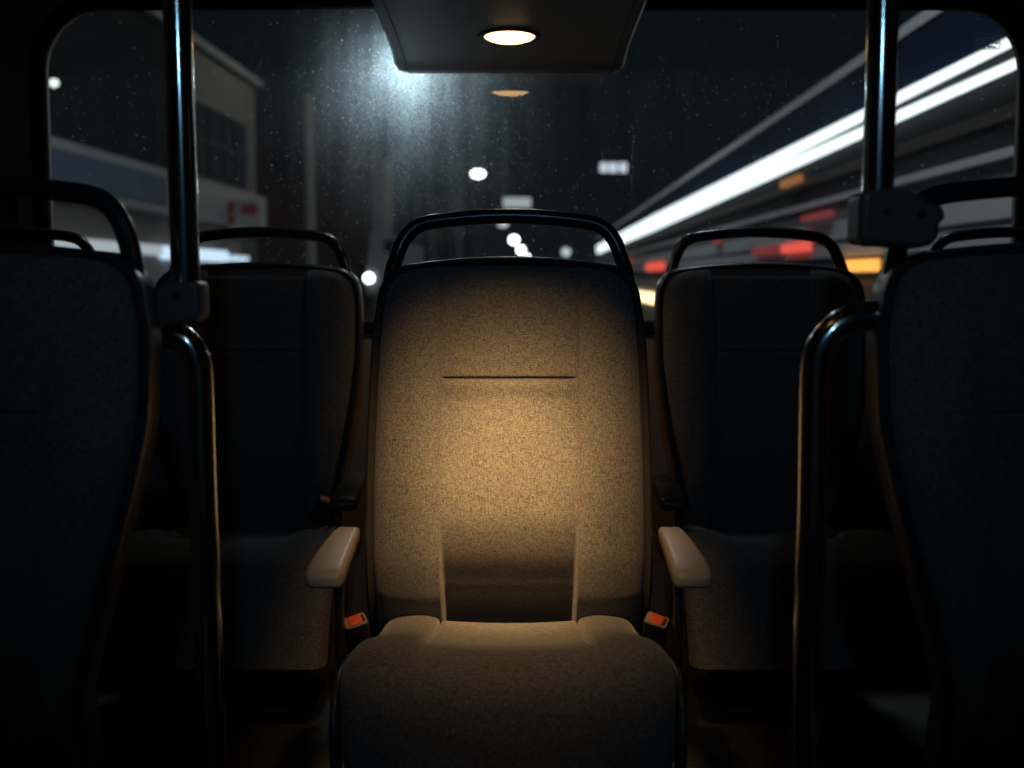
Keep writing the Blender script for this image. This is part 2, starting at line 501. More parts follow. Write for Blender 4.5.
def arm_pad_mesh(sx):
    rings = []
    stations = [(0.080, 0.030, 0.014, 0.496), (0.076, 0.040, 0.022, 0.494), (0.05, 0.044, 0.025, 0.4945), (-0.04, 0.050, 0.027, 0.494), (-0.11, 0.055, 0.028, 0.4915),
                (-0.150, 0.057, 0.028, 0.4885), (-0.176, 0.057, 0.027, 0.485), (-0.187, 0.054, 0.025, 0.483), (-0.193, 0.048, 0.019, 0.481), (-0.1955, 0.036, 0.010, 0.480)]
    for y, w, h, z in stations:
        r = min(w, h) * 0.34
        rings.append([Vector((a + sx * (0.0), y, z + b)) for a, b in rrect(w, h, r, 5)])
    return loft('armrest', rings, True, True, 60)

def arm_bracket_mesh(sx):
    path = spline([(-sx * 0.016, 0.07, 0.478), (-sx * 0.016, -0.02, 0.477), (-sx * 0.016, -0.10, 0.472), (-sx * 0.016, -0.135, 0.455), (-sx * 0.016, -0.142, 0.42), (-sx * 0.016, -0.135, 0.34), (-sx * 0.016, -0.11, 0.24)], 8)
    return sweep('armrest_bracket', path, rrect(0.012, 0.024, 0.004), (1, 0, 0))

def buckle(seat, loc, rot):
    m = Matrix.Rotation(rot[2], 4, 'Z') @ Matrix.Rotation(rot[1], 4, 'Y') @ Matrix.Rotation(rot[0], 4, 'X')
    hb = cached('buckle', lambda: box('belt_buckle', (0, 0, 0), (0.030, 0.019, 0.058), 0.005, 3))
    b = link('belt_buckle', hb, DARKP, seat, loc); b.rotation_euler = m.to_euler(); b.scale = (1.2, 1.2, 1.0)
    fr = cached('buckle_frame', lambda: loft('button_frame', [[Vector((x, y, 0.0285)) for x, y in rrect(0.0295, 0.0185, 0.003)], [Vector((x, y, 0.0315)) for x, y in rrect(0.0285, 0.0175, 0.003)],
                                             [Vector((x, y, 0.0315)) for x, y in rrect(0.0255, 0.0145, 0.002)]]))
    link('button_frame', fr, CHROME, b)
    bt = cached('buckle_btn', lambda: box('release_button', (0, 0, 0.0318), (0.017, 0.0155, 0.004), 0.0012, 2))
    tag(link('release_button', bt, RED, b), 'orange red release button')
    sl = cached('buckle_slot', lambda: box('tongue_slot', (0.0105, 0, 0.0312), (0.003, 0.012, 0.0016), 0.0005, 1))
    link('tongue_slot', sl, SLOT, b)
    st = cached('buckle_stalk', lambda: box('stalk', (0, 0.0, -0.065), (0.02, 0.006, 0.08), 0.002, 2))
    link('stalk', st, WEB, b)
    return b

def seat(label, loc, wide=False, arms=(), arm_x=0.262, group=None, near=False):
    s = thing('bus_seat', label, 'seat', loc, group or 'bus seats facing the camera')
    wf = WIDE if wide else NEAR if near else TAPER; k = 'w' if wide else 'n' if near else 't'
    dz = -0.05 if near else 0.0
    tag(link('backrest', cached('fb' + k, lambda: fabric_back_mesh(wf)), FABRIC, s), 'woven grey fabric backrest')
    tag(link('back_shell', cached('bs' + k, lambda: back_shell_mesh(wf)), SHELL, s), 'dark plastic back shell')
    tag(link('grab_handle', cached('gh', handle_mesh), HANDLE, s), 'black curved grab handle')
    link('cushion', cached('cu' + k, lambda: cushion_mesh(wide)), FABRIC, s, (0, 0, dz))
    for sx in (-1, 1): link('side_trim', cached('st%d' % sx, lambda: side_trim_mesh(sx)), SHELL, s, (0, 0, dz))
    link('seat_pan', cached('pan', lambda: box('seat_pan', (0, -0.13, 0.22), (0.40, 0.36, 0.14), 0.02, 3)), DARKP, s)
    p = link('pedestal', cached('ped', lambda: box('pedestal', (0, -0.02, 0.085), (0.10, 0.20, 0.16), 0.012, 2)), DARKP, s)
    link('foot_plate', cached('foot', lambda: box('foot_plate', (0, -0.02, 0.006), (0.20, 0.28, 0.012), 0.004, 2)), DARKP, p)
    for sx in arms:
        a = tag(link('armrest', cached('ap%d%d' % (sx, wide), lambda: arm_pad_mesh(sx)), ARM if wide else ARM_SHADED, s, (sx * arm_x, 0, 0) if wide else (sx * arm_x, -0.03, -0.022)), 'rounded grey armrest pad' if wide else 'armrest pad in a darker shaded colour')
        link('armrest_bracket', cached('ab%d' % sx, lambda: arm_bracket_mesh(sx)), DARKP, a)
    return s

# centre seat
CX, CY = -0.005, 1.895
centre = seat('wide grey fabric seat with two armrests in the pool of warm light', (CX, CY, 0), True, (-1, 1), 0.268)
for px, py, rot in ((357, 616, (0.55, -0.25, 0.35)), (655, 615, (0.55, 0.25, -0.35))):
    p = at(px, py, 1.80); buckle(centre, (p.x - CX, p.y - CY, p.z - 0.028), rot)
# rear row
RY = 2.615
for sx, xx, lab in ((-1, -0.570, 'dark seat behind the left grab pole, beside the warmly lit seat'), (1, 0.556, 'dark seat to the right of the warmly lit seat, wholly in view')):
    s = seat(lab, (xx, RY, 0), False, (-sx,), 0.228, None)
    if sx < 0:
        p = at(321, 503, RY - 0.09); buckle(s, (p.x - xx, p.y - RY, p.z - 0.02), (0.25, 0.5, 0.2))
    else:
        p = at(700, 533, RY - 0.09)
        w = link('belt_webbing', sweep('belt_webbing', spline([(-0.09, 0.06, -0.02), (-0.03, 0.02, 0.0), (0.02, -0.02, -0.004), (0.035, -0.03, -0.02)], 6), rrect(0.012, 0.003, 0.001), None), REDWEB, s, (p.x - xx, p.y - RY, p.z))
        tag(w, 'red belt end lying on the cushion')
for sx, lab in ((-1, 'dark window seat at the left edge, only its curved handle showing past the nearest seat'),
                (1, 'dark window seat at the right edge, its curved handle showing below the pole clamp')):
    seat(lab, (sx * 1.14, RY, 0), False, (), 0.25)
# nearest pair
NY = 1.325
for sx, lab in ((-1, 'large nearest dark seat cut off by the left edge of the photo'), (1, 'large nearest dark seat cut off by the right edge of the photo')):
    seat(lab, (sx * 0.648 + (0.004 if sx > 0 else 0), NY, 0.008), False, (), near=True)

# ------------------------------------------------------------------ grab poles and rails
TR = 0.0178
def pole(name, label, top, bot, clamp_pts, depth, bolts, y):
    t = thing(name, label, 'pole', (bot.x, bot.y, bot.z), 'steel grab poles')
    rel = lambda p: Vector(p) - t.location
    d = (top - bot).normalized()
    link('pole_tube', sweep('pole_tube', [rel(bot), rel(bot + (top - bot) * 0.5), rel(top)], circ(TR, 28), None), STEEL, t)
    cl = [at(px, py, y) for px, py in clamp_pts]
    rings = []
    for yy, sc in ((-depth, 0.90), (-depth + 0.006, 1.0), (depth - 0.006, 1.0), (depth, 0.92)):
        c = sum(cl, Vector()) / len(cl)
        rings.append([rel(Vector((c.x + (p.x - c.x) * sc, y + yy, c.z + (p.z - c.z) * sc))) for p in cl])
    c = link('clamp', loft('clamp', rings, True, True, 30), CLAMP, t)
    bv = c.modifiers.new('soft_edges', 'BEVEL'); bv.width = 0.004; bv.segments = 3; bv.limit_method = 'ANGLE'
    for px, py, r in bolts:
        q = rel(at(px, py, y - depth))
        link('bolt', lathe('bolt', [(0.001, 0.006), (r * 0.6, 0.006), (r, 0.001), (r * 1.25, -0.001), (r * 1.25, -0.003), (0.001, -0.003)], (0, 0, 0), 20, 'y'), BOLT, c, q)
        c.children[-1].rotation_euler = (0, 0, PI)
    return t

PYL = 1.50
ptop = at(171, -190, PYL + 0.02); pbot = at(187, 322, PYL)
pole('grab_pole', 'steel grab pole with lower clamp, standing before the left seats', ptop, pbot,
     [(150, 296), (163, 286), (172, 281), (198, 280), (205, 284), (206, 316), (201, 321), (176, 325), (160, 329), (154, 327)], 0.026, [(176, 296, 0.0042), (153, 309, 0.0042)], PYL)
PYR = 1.40
ptop = at(889, -190, PYR + 0.02); pbot = at(876, 246, PYR)
pole('grab_pole', 'steel grab pole with higher clamp, standing before the right seats', ptop, pbot,
     [(853, 198), (858, 193), (890, 190), (905, 193), (922, 203), (936, 209), (938, 219), (932, 224), (931, 238), (924, 246), (910, 249), (856, 244), (852, 240)], 0.030, [(888, 211, 0.0042), (922, 214, 0.0045)], PYR)

def rail(label, pts, y0):
    path = spline(pts, 10)
    t = thing('bent_grab_rail', label, 'rail', (pts[-1].x, pts[-1].y, 0), 'bent steel grab rails')
    rel = [p - t.location for p in path]
    link('rail_tube', sweep('rail_tube', rel, circ(TR, 28), None), STEEL, t)
    link('floor_flange', lathe('floor_flange', [(0.001, 0.012), (0.022, 0.012), (0.036, 0.006), (0.038, 0.0), (0.001, 0.0)]), CLAMP, t)
    return t
def drop(px, y): p = at(px, 700, y); return Vector((p.x, y, 0.0))
YL = 1.52
a = lambda px, py: at(px, py, YL)
fl = a(213, 768)
rail('bent steel grab rail curving down to the floor below the left clamp', [a(132, 334), a(160, 334), a(176, 336), a(189, 345), a(197, 361), a(200, 385), a(203, 480), a(209, 640), a(213, 768), Vector((fl.x + 0.006, YL, fl.z * 0.5)), Vector((fl.x + 0.01, YL, 0.005))], YL)
YR = 1.425
a = lambda px, py: at(px, py, YR)
fl = a(805, 768)
rail('bent steel grab rail curving down beside the right nearest seat', [a(888, 314), a(868, 316), a(848, 321), a(831, 333), a(819, 351), a(815, 375), a(814, 420), a(812, 520), a(807, 660), a(805, 768), Vector((fl.x - 0.006, YR, fl.z * 0.5)), Vector((fl.x - 0.01, YR, 0.005))], YR)

# ------------------------------------------------------------------ bus shell: floor, walls, ceiling, rear window
WY = 2.865
HW, ZC = 1.44, 1.76
def struct(name, me, mat, parent=None):
    o = link(name, me, mat, parent)
    if parent is None: o['kind'] = 'structure'
    return o
struct('floor', box('floor', (0, 0.43, -0.03), (2 * HW + 0.1, 5.0, 0.06), 0), FLOOR)
struct('ceiling', box('ceiling', (0, 0.43, ZC + 0.03), (2 * HW + 0.1, 5.0, 0.06), 0), CEIL)
struct('wall_left', box('wall_left', (-HW - 0.03, 0.43, ZC / 2), (0.06, 5.0, ZC), 0), WALL)
struct('wall_right', box('wall_right', (HW + 0.03, 0.43, ZC / 2), (0.06, 5.0, ZC), 0), WALL)
a0, a1 = at(42, 9, WY), at(1013, 321, WY)
wl, wr, wt, wb = a0.x, a1.x, a0.z, a1.z
wcx, wcz, ww, wh = (wl + wr) / 2, (wt + wb) / 2, wr - wl, wt - wb
def loop2(grow, r): return [(wcx + x, wcz + z) for x, z in rrect(ww + 2 * grow, wh + 2 * grow, r, 12)]
def wall_with_hole():
    bm = bmesh.new()
    hole = loop2(0.012, 0.15)
    for yy in (WY - 0.012, WY + 0.06):
        hv = [bm.verts.new((x, yy, z)) for x, z in hole]
        ov = [bm.verts.new(p) for p in ((-HW, yy, -0.02), (HW, yy, -0.02), (HW, yy, ZC), (-HW, yy, ZC))]
        es = [bm.edges.new((hv[i], hv[(i + 1) % len(hv)])) for i in range(len(hv))] + [bm.edges.new((ov[i], ov[(i + 1) % 4])) for i in range(4)]
        bmesh.ops.triangle_fill(bm, use_beauty=True, edges=es)
        if yy < WY: h0 = hv
        else: h1 = hv
    n = len(h0)
    for i in range(n): bm.faces.new((h0[i], h0[(i + 1) % n], h1[(i + 1) % n], h1[i]))
    bmesh.ops.recalc_face_normals(bm, faces=bm.faces)
    me = bpy.data.meshes.new('wall_back'); bm.to_mesh(me); bm.free(); return me
struct('wall_back', wall_with_hole(), WALL)
ring = lambda g, r, y: [Vector((x, y, z)) for x, z in loop2(g, r)]
struct('trim_1', loft('trim_1', [ring(-0.001, 0.138, WY + 0.012), ring(-0.001, 0.138, WY - 0.016), ring(0.004, 0.142, WY - 0.022), ring(0.026, 0.164, WY - 0.022), ring(0.031, 0.17, WY - 0.016), ring(0.031, 0.17, WY - 0.011), ring(0.01, 0.15, WY - 0.011), ring(0.01, 0.15, WY + 0.012), ring(-0.001, 0.138, WY + 0.012)], True, False, 50), RUBBER)
pane = loft('window_1', [ring(0.008, 0.147, WY), ring(0.008, 0.147, WY + 0.006)], True, True, 30)
win = struct('window_1', pane, [GLASS, CLEAR])
for p in pane.polygons:
    p.use_smooth = False
    p.material_index = 0 if p.normal.y < -0.5 else 1
# the maker's mark etched in the upper right corner
em = bmesh.new()
def ebar(px0, py0, px1, py1):
    a_, b_ = at(px0, py0, WY - 0.0015), at(px1, py1, WY - 0.0015)
    q = bmesh.ops.create_cube(em, size=1.0)['verts']
    for v in q: v.co = Vector(((a_.x + b_.x) / 2 + v.co.x * abs(b_.x - a_.x), WY - 0.0008 + v.co.y * 0.001, (a_.z + b_.z) / 2 + v.co.z * abs(a_.z - b_.z)))
fr = rrect(24, 18.5, 3.5, 4)
for i in range(len(fr)):
    (x0, y0), (x1, y1) = fr[i], fr[(i + 1) % len(fr)]
    n_ = max(1, int(math.hypot(x1 - x0, y1 - y0) / 1.0))
    for k in range(n_):
        t = (k + 0.5) / n_; xx, yy = 988 + x0 + (x1 - x0) * t, 40 + y0 + (y1 - y0) * t
        ebar(xx - 0.7, yy - 0.35, xx + 0.7, yy + 0.35)
for yy, segs in ((34, ((979, 981.5), (983.5, 989), (991, 993), (994, 998))), (38.8, ((978, 983), (984, 990), (991.5, 999))), (43.2, ((977.5, 985), (986, 988.5), (990, 994), (995.5, 998.5))), (47.2, ((979, 986), (987.5, 996.5)))):
    for x0, x1 in segs: ebar(x0, yy - 0.9, x1, yy + 0.9)
eme = bpy.data.meshes.new('glass_marking'); em.to_mesh(eme); em.free()
tag(struct('glass_marking', eme, ETCH, win), 'small etched glass marking of four short lines in a rounded frame')
# notice on the left pillar
t = thing('notice_sticker', 'small dark notice on the rear wall beside the window', 'notice', at(6, 222, WY - 0.013))
q0, q1 = at(-14, 193, WY - 0.0135), at(18, 223, WY - 0.0135)
link('sheet', box('sheet', ((q0.x + q1.x) / 2 - t.location.x, 0, (q0.z + q1.z) / 2 - t.location.z), (q1.x - q0.x, 0.002, q0.z - q1.z), 0.0005, 1), plain('dark_blue_sticker', (0.02, 0.022, 0.035), 0.4), t)
lm = bmesh.new()
for i in range(6):
    yy = 198 + i * 4.0
    b0, b1 = at(-8, yy, WY - 0.0135), at(14 - R.random() * 8, yy + 1.3, WY - 0.0135)
    for v in bmesh.ops.create_cube(lm, size=1.0)['verts']:
        v.co = Vector(((b0.x + b1.x) / 2 + v.co.x * (b1.x - b0.x), WY - 0.0148 + v.co.y * 0.0006, (b0.z + b1.z) / 2 + v.co.z * (b0.z - b1.z))) - t.location
lme = bpy.data.meshes.new('text_lines'); lm.to_mesh(lme); lm.free()
link('text_lines', lme, plain('pale_print', (0.10, 0.10, 0.11), 0.6), t)

# ------------------------------------------------------------------ overhead console with two downlights
ZL = at(508, 36, 2.5).z          # underside height at the rear lamp
SL = math.tan(math.radians(3.2))
def zu(y): return ZL - SL * (y - 2.5)
Y0c, Y1c = 1.15, 2.795
stations = [(0.85, 0.03), (0.86, 0.012), (0.89, 0.0)] + [(0.89 + (2.58 - 0.89) * i / 10, 0.0) for i in range(1, 11)] + \
    [(2.62, -0.001), (2.66, -0.003), (2.70, -0.0065), (2.716, -0.0095), (2.728, -0.0130), (2.740, -0.0155), (2.754, -0.0165), (2.770, -0.0155), (2.784, -0.009), (2.793, 0.004), (2.797, 0.025)]
con = thing('overhead_console', 'grey ceiling console with two round warm downlights, above the lit seat', 'ceiling light', (CX, 2.0, ZC))
def panel(name, x0, x1, edge):
    rings = []
    for y, dz in stations:
        z = zu(y) + dz
        if edge == 0: sec = [(x0, z), (x1, z), (x1, ZC), (x0, ZC)]
        else:
            s = edge; xo = max(abs(x0), abs(x1)) * s; xi = min(abs(x0), abs(x1)) * s
            sec = [(xi, z), (xo - s * 0.030, z + 0.001), (xo - s * 0.012, z + 0.006), (xo - s * 0.003, z + 0.018), (xo, z + 0.035), (xo + s * 0.012, z + 0.14), (xo + s * 0.012, ZC), (xi, ZC)]
        rings.append([Vector((x, y - 2.0, zz - ZC)) for x, zz in sec])
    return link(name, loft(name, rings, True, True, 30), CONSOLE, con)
panel('centre_panel', -0.2285, 0.2285, 0)
panel('side_panel', -0.2305, -0.262, -1)
panel('side_panel', 0.2305, 0.262, 1)
tilt = -math.atan(SL)
def downlight(y, lm=None):
    z = zu(y)
    ringm = cached('dl_ring', lambda: lathe('lamp_ring', [(0.052, 0.004), (0.052, -0.003), (0.056, -0.0045), (0.063, -0.003), (0.065, 0.002), (0.052, 0.004)], n=40))
    lens = cached('dl_lens', lambda: lathe('lamp_lens', [(0.0515, 0.002), (0.0515, -0.001), (0.047, -0.0045), (0.036, -0.0085), (0.02, -0.011), (0.001, -0.012)], n=40))
    r = tag(link('lamp_ring', ringm, DARKP, con, (0, y - 2.0, z - ZC)), 'dark ring round the downlight')
    r.rotation_euler = (tilt, 0, 0)
    if lm is not None: lens = lens.copy()
    tag(link('lamp_lens', lens, lm or LAMP, r), 'glowing round lens')
    return z
zrear = downlight(2.50)
FY = 1.20
zfront = downlight(FY, LAMPF)
hood = link('lamp_hood', lathe('lamp_hood', [(0.062, 0.0), (0.066, 0.0), (0.064, -0.055), (0.060, -0.055), (0.062, 0.0)], n=40), DARKP, con, (0, FY - 2.0, zfront - ZC))  # hood added, unseen, to keep this lens out of the window's reflection
slot = box('vent_slot', (0, 0, 0), (0.42, 0.20, 0.006), 0.004, 2)
so = link('vent_slot', slot, SLOT, con, (0, 2.055 - 2.0, zu(2.08) - ZC - 0.001)); so.rotation_euler = (tilt, 0, 0)
# fluorescent strips over the front of the cabin (behind the camera)
def cabin_light(label, x, y, ln, w=0.07):
    t = thing('cabin_ceiling_light', label, 'ceiling light', (x, y, ZC))
    link('light_tray', box('light_tray', (0, 0, -0.012), (w + 0.05, ln + 0.06, 0.024), 0.006, 2), CONSOLE, t)
    link('diffuser', box('diffuser', (0, 0, -0.026), (w, ln, 0.012), 0.004, 2), COOLTUBE, t)
cabin_light('slim white ceiling light over the aisle, ahead of the console', 0.0, 0.15, 0.3)
hb = thing('fill_spotlight', 'added blue green fill spotlight, out of view over the front of the aisle', 'ceiling light', (0.0, -0.45, ZC))  # added fill lamp, unseen; lifts the rear row with cool light
link('spot_base', lathe('spot_base', [(0.001, 0.0), (0.06, 0.0), (0.06, -0.012), (0.02, -0.016), (0.001, -0.016)], n=28), DARKP, hb)
hd = link('spot_can', lathe('spot_can', [(0.001, 0.05), (0.03, 0.05), (0.042, 0.03), (0.042, -0.05), (0.036, -0.05), (0.036, -0.03), (0.001, -0.03)], n=28), DARKP, hb, (0, 0, -0.07))
hd.rotation_euler = (math.radians(71), 0, 0)
link('spot_lens', lathe('spot_lens', [(0.001, -0.031), (0.034, -0.031), (0.03, -0.038), (0.001, -0.042)], n=28), emis('blue_green_lens', (0.33, 0.62, 1.0), 1.0), hd)

# ------------------------------------------------------------------ lights
def spot(name, loc, target, energy, col, half, blend, size):
    l = bpy.data.lights.new(name, 'SPOT'); l.energy = energy; l.color = col
    l.spot_size = 2 * math.radians(half); l.spot_blend = blend; l.shadow_soft_size = size
    o = bpy.data.objects.new(name, l); C.objects.link(o); o.location = loc
    o.rotation_euler = (Vector(target) - Vector(loc)).to_track_quat('-Z', 'Y').to_euler()
    return o
WARM = (1.0, 0.56, 0.21)
FL = (CX, FY, zfront - 0.012)
HOT = at(508, 466, 1.9)
spot('front_downlight_beam', FL, (CX, FY + 0.53, zfront - 0.848), 27, WARM, 19.5, 1.0, 0.045)
spot('front_downlight_core', FL, HOT, 225, WARM, 8.5, 1.0, 0.045)
spot('front_downlight_middle', FL, HOT, 75, WARM, 13, 1.0, 0.045)
spot('front_downlight_halo', FL, HOT, 72, WARM, 17.5, 1.0, 0.045)
spot('rear_downlight_beam', (CX, 2.50, zrear - 0.012), (CX, 2.86, 0.6), 6, WARM, 36, 0.4, 0.04)
spot('fill_spotlight_beam', (0.0, -0.45 + 0.07, ZC - 0.095), (0.0, 2.7, E - 0.22), 8.0, (0.26, 0.64, 1.0), 27, 1.0, 0.035)  # beam of the added fill spotlight
def point(name, loc, energy, col, size):
    l = bpy.data.lights.new(name, 'POINT'); l.energy = energy; l.color = col; l.shadow_soft_size = size
    o = bpy.data.objects.new(name, l); C.objects.link(o); o.location = loc; return o

# small lamp added outside the rear window, unseen, for the glow on the glass
ol = at(404, 62, WY + 0.085)
t = thing('glow_lamp', 'small white lamp added outside the glass for its glow, behind the console corner', 'lamp', (ol.x, ol.y, ol.z))
link('lamp_housing', lathe('lamp_housing', [(0.001, 0.05), (0.02, 0.05), (0.03, 0.03), (0.03, 0.012), (0.001, 0.012)], n=24), DARKP, t)
link('lamp_glass', lathe('lamp_glass', [(0.024, 0.012), (0.022, 0.002), (0.012, -0.006), (0.001, -0.008)], n=24), emis('white_lamp_glass', (0.8, 0.95, 1.0), 4.0), t)
link('bracket', sweep('bracket', [Vector((0, 0, 0.048)), Vector((0, 0.0, 0.12)), Vector((0, -0.06, 0.22))], circ(0.007, 10)), DARKP, t)
point('glow_lamp_light', (ol.x, ol.y, ol.z - 0.03), 1.7, (0.72, 0.92, 1.0), 0.02)

# ------------------------------------------------------------------ the street behind
ROADZ = E - 1.87
SK = 28.0 / 1200.0
def rd(X, D, H=None, z=None):
    return Vector((X + SK * D, D, (E + H) if z is None else z))
def rbox(name, X0, X1, D0, D1, H0, H1, org=Vector((0, 0, 0)), z0=None):
    v = []
    for D in (D0, D1):
        for X in (X0, X1):
            for H in (H0, H1): v.append(rd(X, D, H) - org)
    f = [(0, 1, 3, 2), (4, 6, 7, 5), (0, 4, 5, 1), (2, 3, 7, 6), (0, 2, 6, 4), (1, 5, 7, 3)]
    return mesh(name, v, f, False)
ASPH = plain('wet_asphalt', (0.045, 0.045, 0.048), 0.45, bump=0.3, scale=40)
struct('street', mesh('street', [(-60, 3.0, ROADZ), (60, 3.0, ROADZ), (60, 240, ROADZ), (-60, 240, ROADZ), (-60, 3.0, ROADZ - 0.3), (60, 3.0, ROADZ - 0.3), (60, 240, ROADZ - 0.3), (-60, 240, ROADZ - 0.3)],
       [(0, 1, 2, 3), (7, 6, 5, 4), (0, 4, 5, 1), (1, 5, 6, 2), (2, 6, 7, 3), (3, 7, 4, 0)], False), ASPH)
H0 = -1.87

# long tram alongside
TL = 1.95
def m2h(m): return m * TL
TB = plain('dark_grey_tram_paint', (0.03, 0.032, 0.034), 0.9, spec=0.05)
TBLUE = plain('deep_blue_tram_paint', (0.004, 0.018, 0.05), 0.9, spec=0.05)
TBAND = plain('light_grey_tram_band', (0.75, 0.74, 0.78), 0.5, spec=0.04)
TBROWN = plain('brown_tram_stripe', (0.13, 0.10, 0.085), 0.6, spec=0.04)
TRAIL = emis('white_light_trail', (0.84, 0.95, 0.97), 1.5)
MRED = emis('red_marker_lamp', (1.0, 0.12, 0.09), 0.9)
MREDDIM = emis('dim_red_marker_lamp', (0.8, 0.16, 0.16), 0.22)
MAMB = emis('amber_marker_lamp', (1.0, 0.42, 0.08), 1.6)
MAMBDIM = emis('dim_amber_marker_lamp', (1.0, 0.42, 0.16), 0.30)
MWARM = emis('warm_white_lamp', (1.0, 0.72, 0.36), 2.6)
D0, D1 = 3.7, 42.0
tram = thing('tram', 'long dark tram with two glowing white strips passing on the right', 'tram', rd(TL, D0, H0))
TO = tram.location.copy()
def tp(name, mat, m0, m1, out=0.0, d0=D0, d1=D1, deep=0.03, label=None):
    o = link(name, rbox(name, TL - out, TL - out + deep, d0, d1, m2h(m0), m2h(m1), TO), mat, tram)
    if label: tag(o, label)
    return o
link('body', rbox('body', TL, TL + 2.4, D0, D1, -1.62, m2h(0.66), TO), TB, tram)
tp('upper_panel', TBLUE, 0.50, 0.655, 0.012, label='deep blue upper panel')
tp('roof_edge', TBAND, 0.655, 0.685, 0.02, label='pale roof edge')
for mm, dm in ((0.483, 0.009), (0.4335, 0.009)):
    rings = []
    for D in (D0 + 0.05, 5, 7, 10, 15, 20, 28, 39.5):
        r_ = min(0.0044 * D, 0.095); c_ = rd(TL - 0.06, D, m2h(mm)) - TO  # radius grows with depth, a light trail's width put into the shape
        rings.append([c_ + Vector((math.cos(q) * min(r_, 0.05), 0, math.sin(q) * r_)) for q in [2 * PI * k / 12 for k in range(12)]])
    tag(link('light_strip', loft('light_strip', rings), TRAIL, tram), 'white light trail built as a glowing strip')
tp('side_stripe', TBROWN, 0.335, 0.365, 0.012, label='brownish stripe')
tp('side_band', TBAND, 0.252, 0.272, 0.03, label='pale grey side band')
tp('lower_panel', plain('mid_dark_tram_panel', (0.22, 0.225, 0.235), 0.8, spec=0.1), 0.02, 0.255, 0.006, label='dark grey lower panel')
tp('side_band', TBAND, 0.125, 0.185, 0.03, label='broad pale grey side band')
tp('side_band', TBAND, 0.065, 0.108, 0.03, label='narrow pale grey side band')
tp('side_band', TBROWN, 0.055, 0.07, 0.02)
tp('skirt', plain('mid_grey_tram_skirt', (0.26, 0.25, 0.25), 0.5), -0.75, -0.01, 0.025, label='mid grey lower skirt')
def mark(px, py, wpx, hpx, mat, name='marker_light', lab=None):
    m = (277 - py) / (px - 540); D = TL * 1200 / (px - 540)
    wD = D * D * wpx / (1200 * TL); h = hpx * D / 1200
    v = rbox(name, TL - 0.075, TL - 0.035, D - wD / 2, D + wD / 2, m2h(m) - h / 2, m2h(m) + h / 2, TO)
    o = link(name, v, mat, tram)
    if lab: tag(o, lab)
mark(795, 183, 18, 7, MAMBDIM, lab='dim amber marker light')
mark(801, 248, 26, 9, MRED, lab='red marker light')
mark(771, 251, 26, 8, MREDDIM, lab='dim red marker light')
mark(822, 217, 28, 6, MREDDIM, lab='dim red marker light')
mark(721, 238, 6, 12, MREDDIM, lab='upright red marker light')
mark(657, 267, 17, 8, MRED, lab='red marker light')
mark(630, 262, 8, 8, MREDDIM, lab='dim red marker light')
mark(648, 297, 22, 10, MWARM, lab='warm white low lamp')
mark(864, 266, 38, 12, MAMB, lab='amber low lamp')
mark(846, 294, 26, 5, MAMBDIM, lab='small amber low lamp')

# shop building on the left
BL = -6.5
PLASTER = plain('olive_grey_plaster', (0.23, 0.22, 0.19), 0.85, spec=0.04, scale=3)
DARKPL = plain('dark_matt_exterior', (0.014, 0.017, 0.02), 0.8, spec=0.04, scale=3)
FASC = plain('pale_fascia_board', (0.42, 0.44, 0.46), 0.7, spec=0.04, scale=2)
FBLUE = plain('faded_blue_sign', (0.13, 0.18, 0.27), 0.7, spec=0.04, scale=2)
SHOPW = plain('brownish_shop_wall', (0.17, 0.15, 0.145), 0.8, spec=0.04, scale=3)
SHUT = plain('grey_roller_shutter', (0.33, 0.35, 0.37), 0.6, spec=0.04, scale=5)
bld = thing('shop_building', 'two storey corner shop with pale fascia and lit strip, at left', 'building', rd(BL, 12, H0))
BO = bld.location.copy()
def bp_(name, mat, d0, d1, h0, h1, out=0.0, deep=0.1, lab=None, x=BL):
    o = link(name, rbox(name, x - deep + out, x + out, d0, d1, h0, h1, BO), mat, bld)
    if lab: tag(o, lab)
    return o
xd = lambda px: -BL * 1200 / (540 - px)
DE = xd(259)
bp_('upper_wall', PLASTER, xd(182), DE, 1.75, 4.35, 0, 5.0, 'olive grey plaster upper wall')
bp_('dim_upper_wall', DARKPL, 12, xd(182), 1.75, 4.3, 0, 5.0, 'upper wall in a darker unlit colour')  # same wall away from the lamp, its dimness put into the colour
bp_('roof_edge', SHUT, 12, DE + 0.2, 4.3, 4.45, 0.15, 5.2)
bp_('fascia', FASC, 12, DE, 1.08, 1.80, 0.22, 0.4, 'pale fascia board')
bp_('fascia_sign', FBLUE, xd(38), xd(156), 1.20, 1.66, 0.26, 0.06, 'faded blue sign panel')
bp_('shop_wall', SHOPW, 12, DE, H0, 1.08, 0, 4.6, 'brownish shop front wall')
bp_('shutter', SHUT, xd(128), xd(200), -0.6, 0.34, 0.10, 0.12, 'grey roller shutter')
bp_('light_strip', emis('cool_strip_dim', (0.80, 0.92, 1.0), 0.50), 12.5, xd(155), 0.36, 0.53, 0.16, 0.10, 'dim white light strip')
bp_('light_strip', emis('cool_strip_bright', (0.62, 0.82, 1.0), 1.15), xd(156), xd(220), 0.30, 0.52, 0.2, 0.14, 'bright bluish light strip')
bp_('light_strip', emis('cool_strip_end', (0.62, 0.82, 1.0), 1.0), xd(224), xd(241), 0.32, 0.44, 0.2, 0.14, 'short bluish light strip')
uw = bp_('window', plain('dark_window_frame', (0.025, 0.03, 0.035), 0.7, spec=0.05), xd(199), xd(248), 1.95, 3.3, 0.05, 0.10, 'dark upper window')
bm = bmesh.new()
for i in range(1, 4):
    d = xd(199) + (xd(248) - xd(199)) * i / 4
    me = rbox('x', BL + 0.05, BL + 0.09, d - 0.06, d + 0.06, 1.98, 3.27, BO); bm.from_mesh(me); bpy.data.meshes.remove(me)
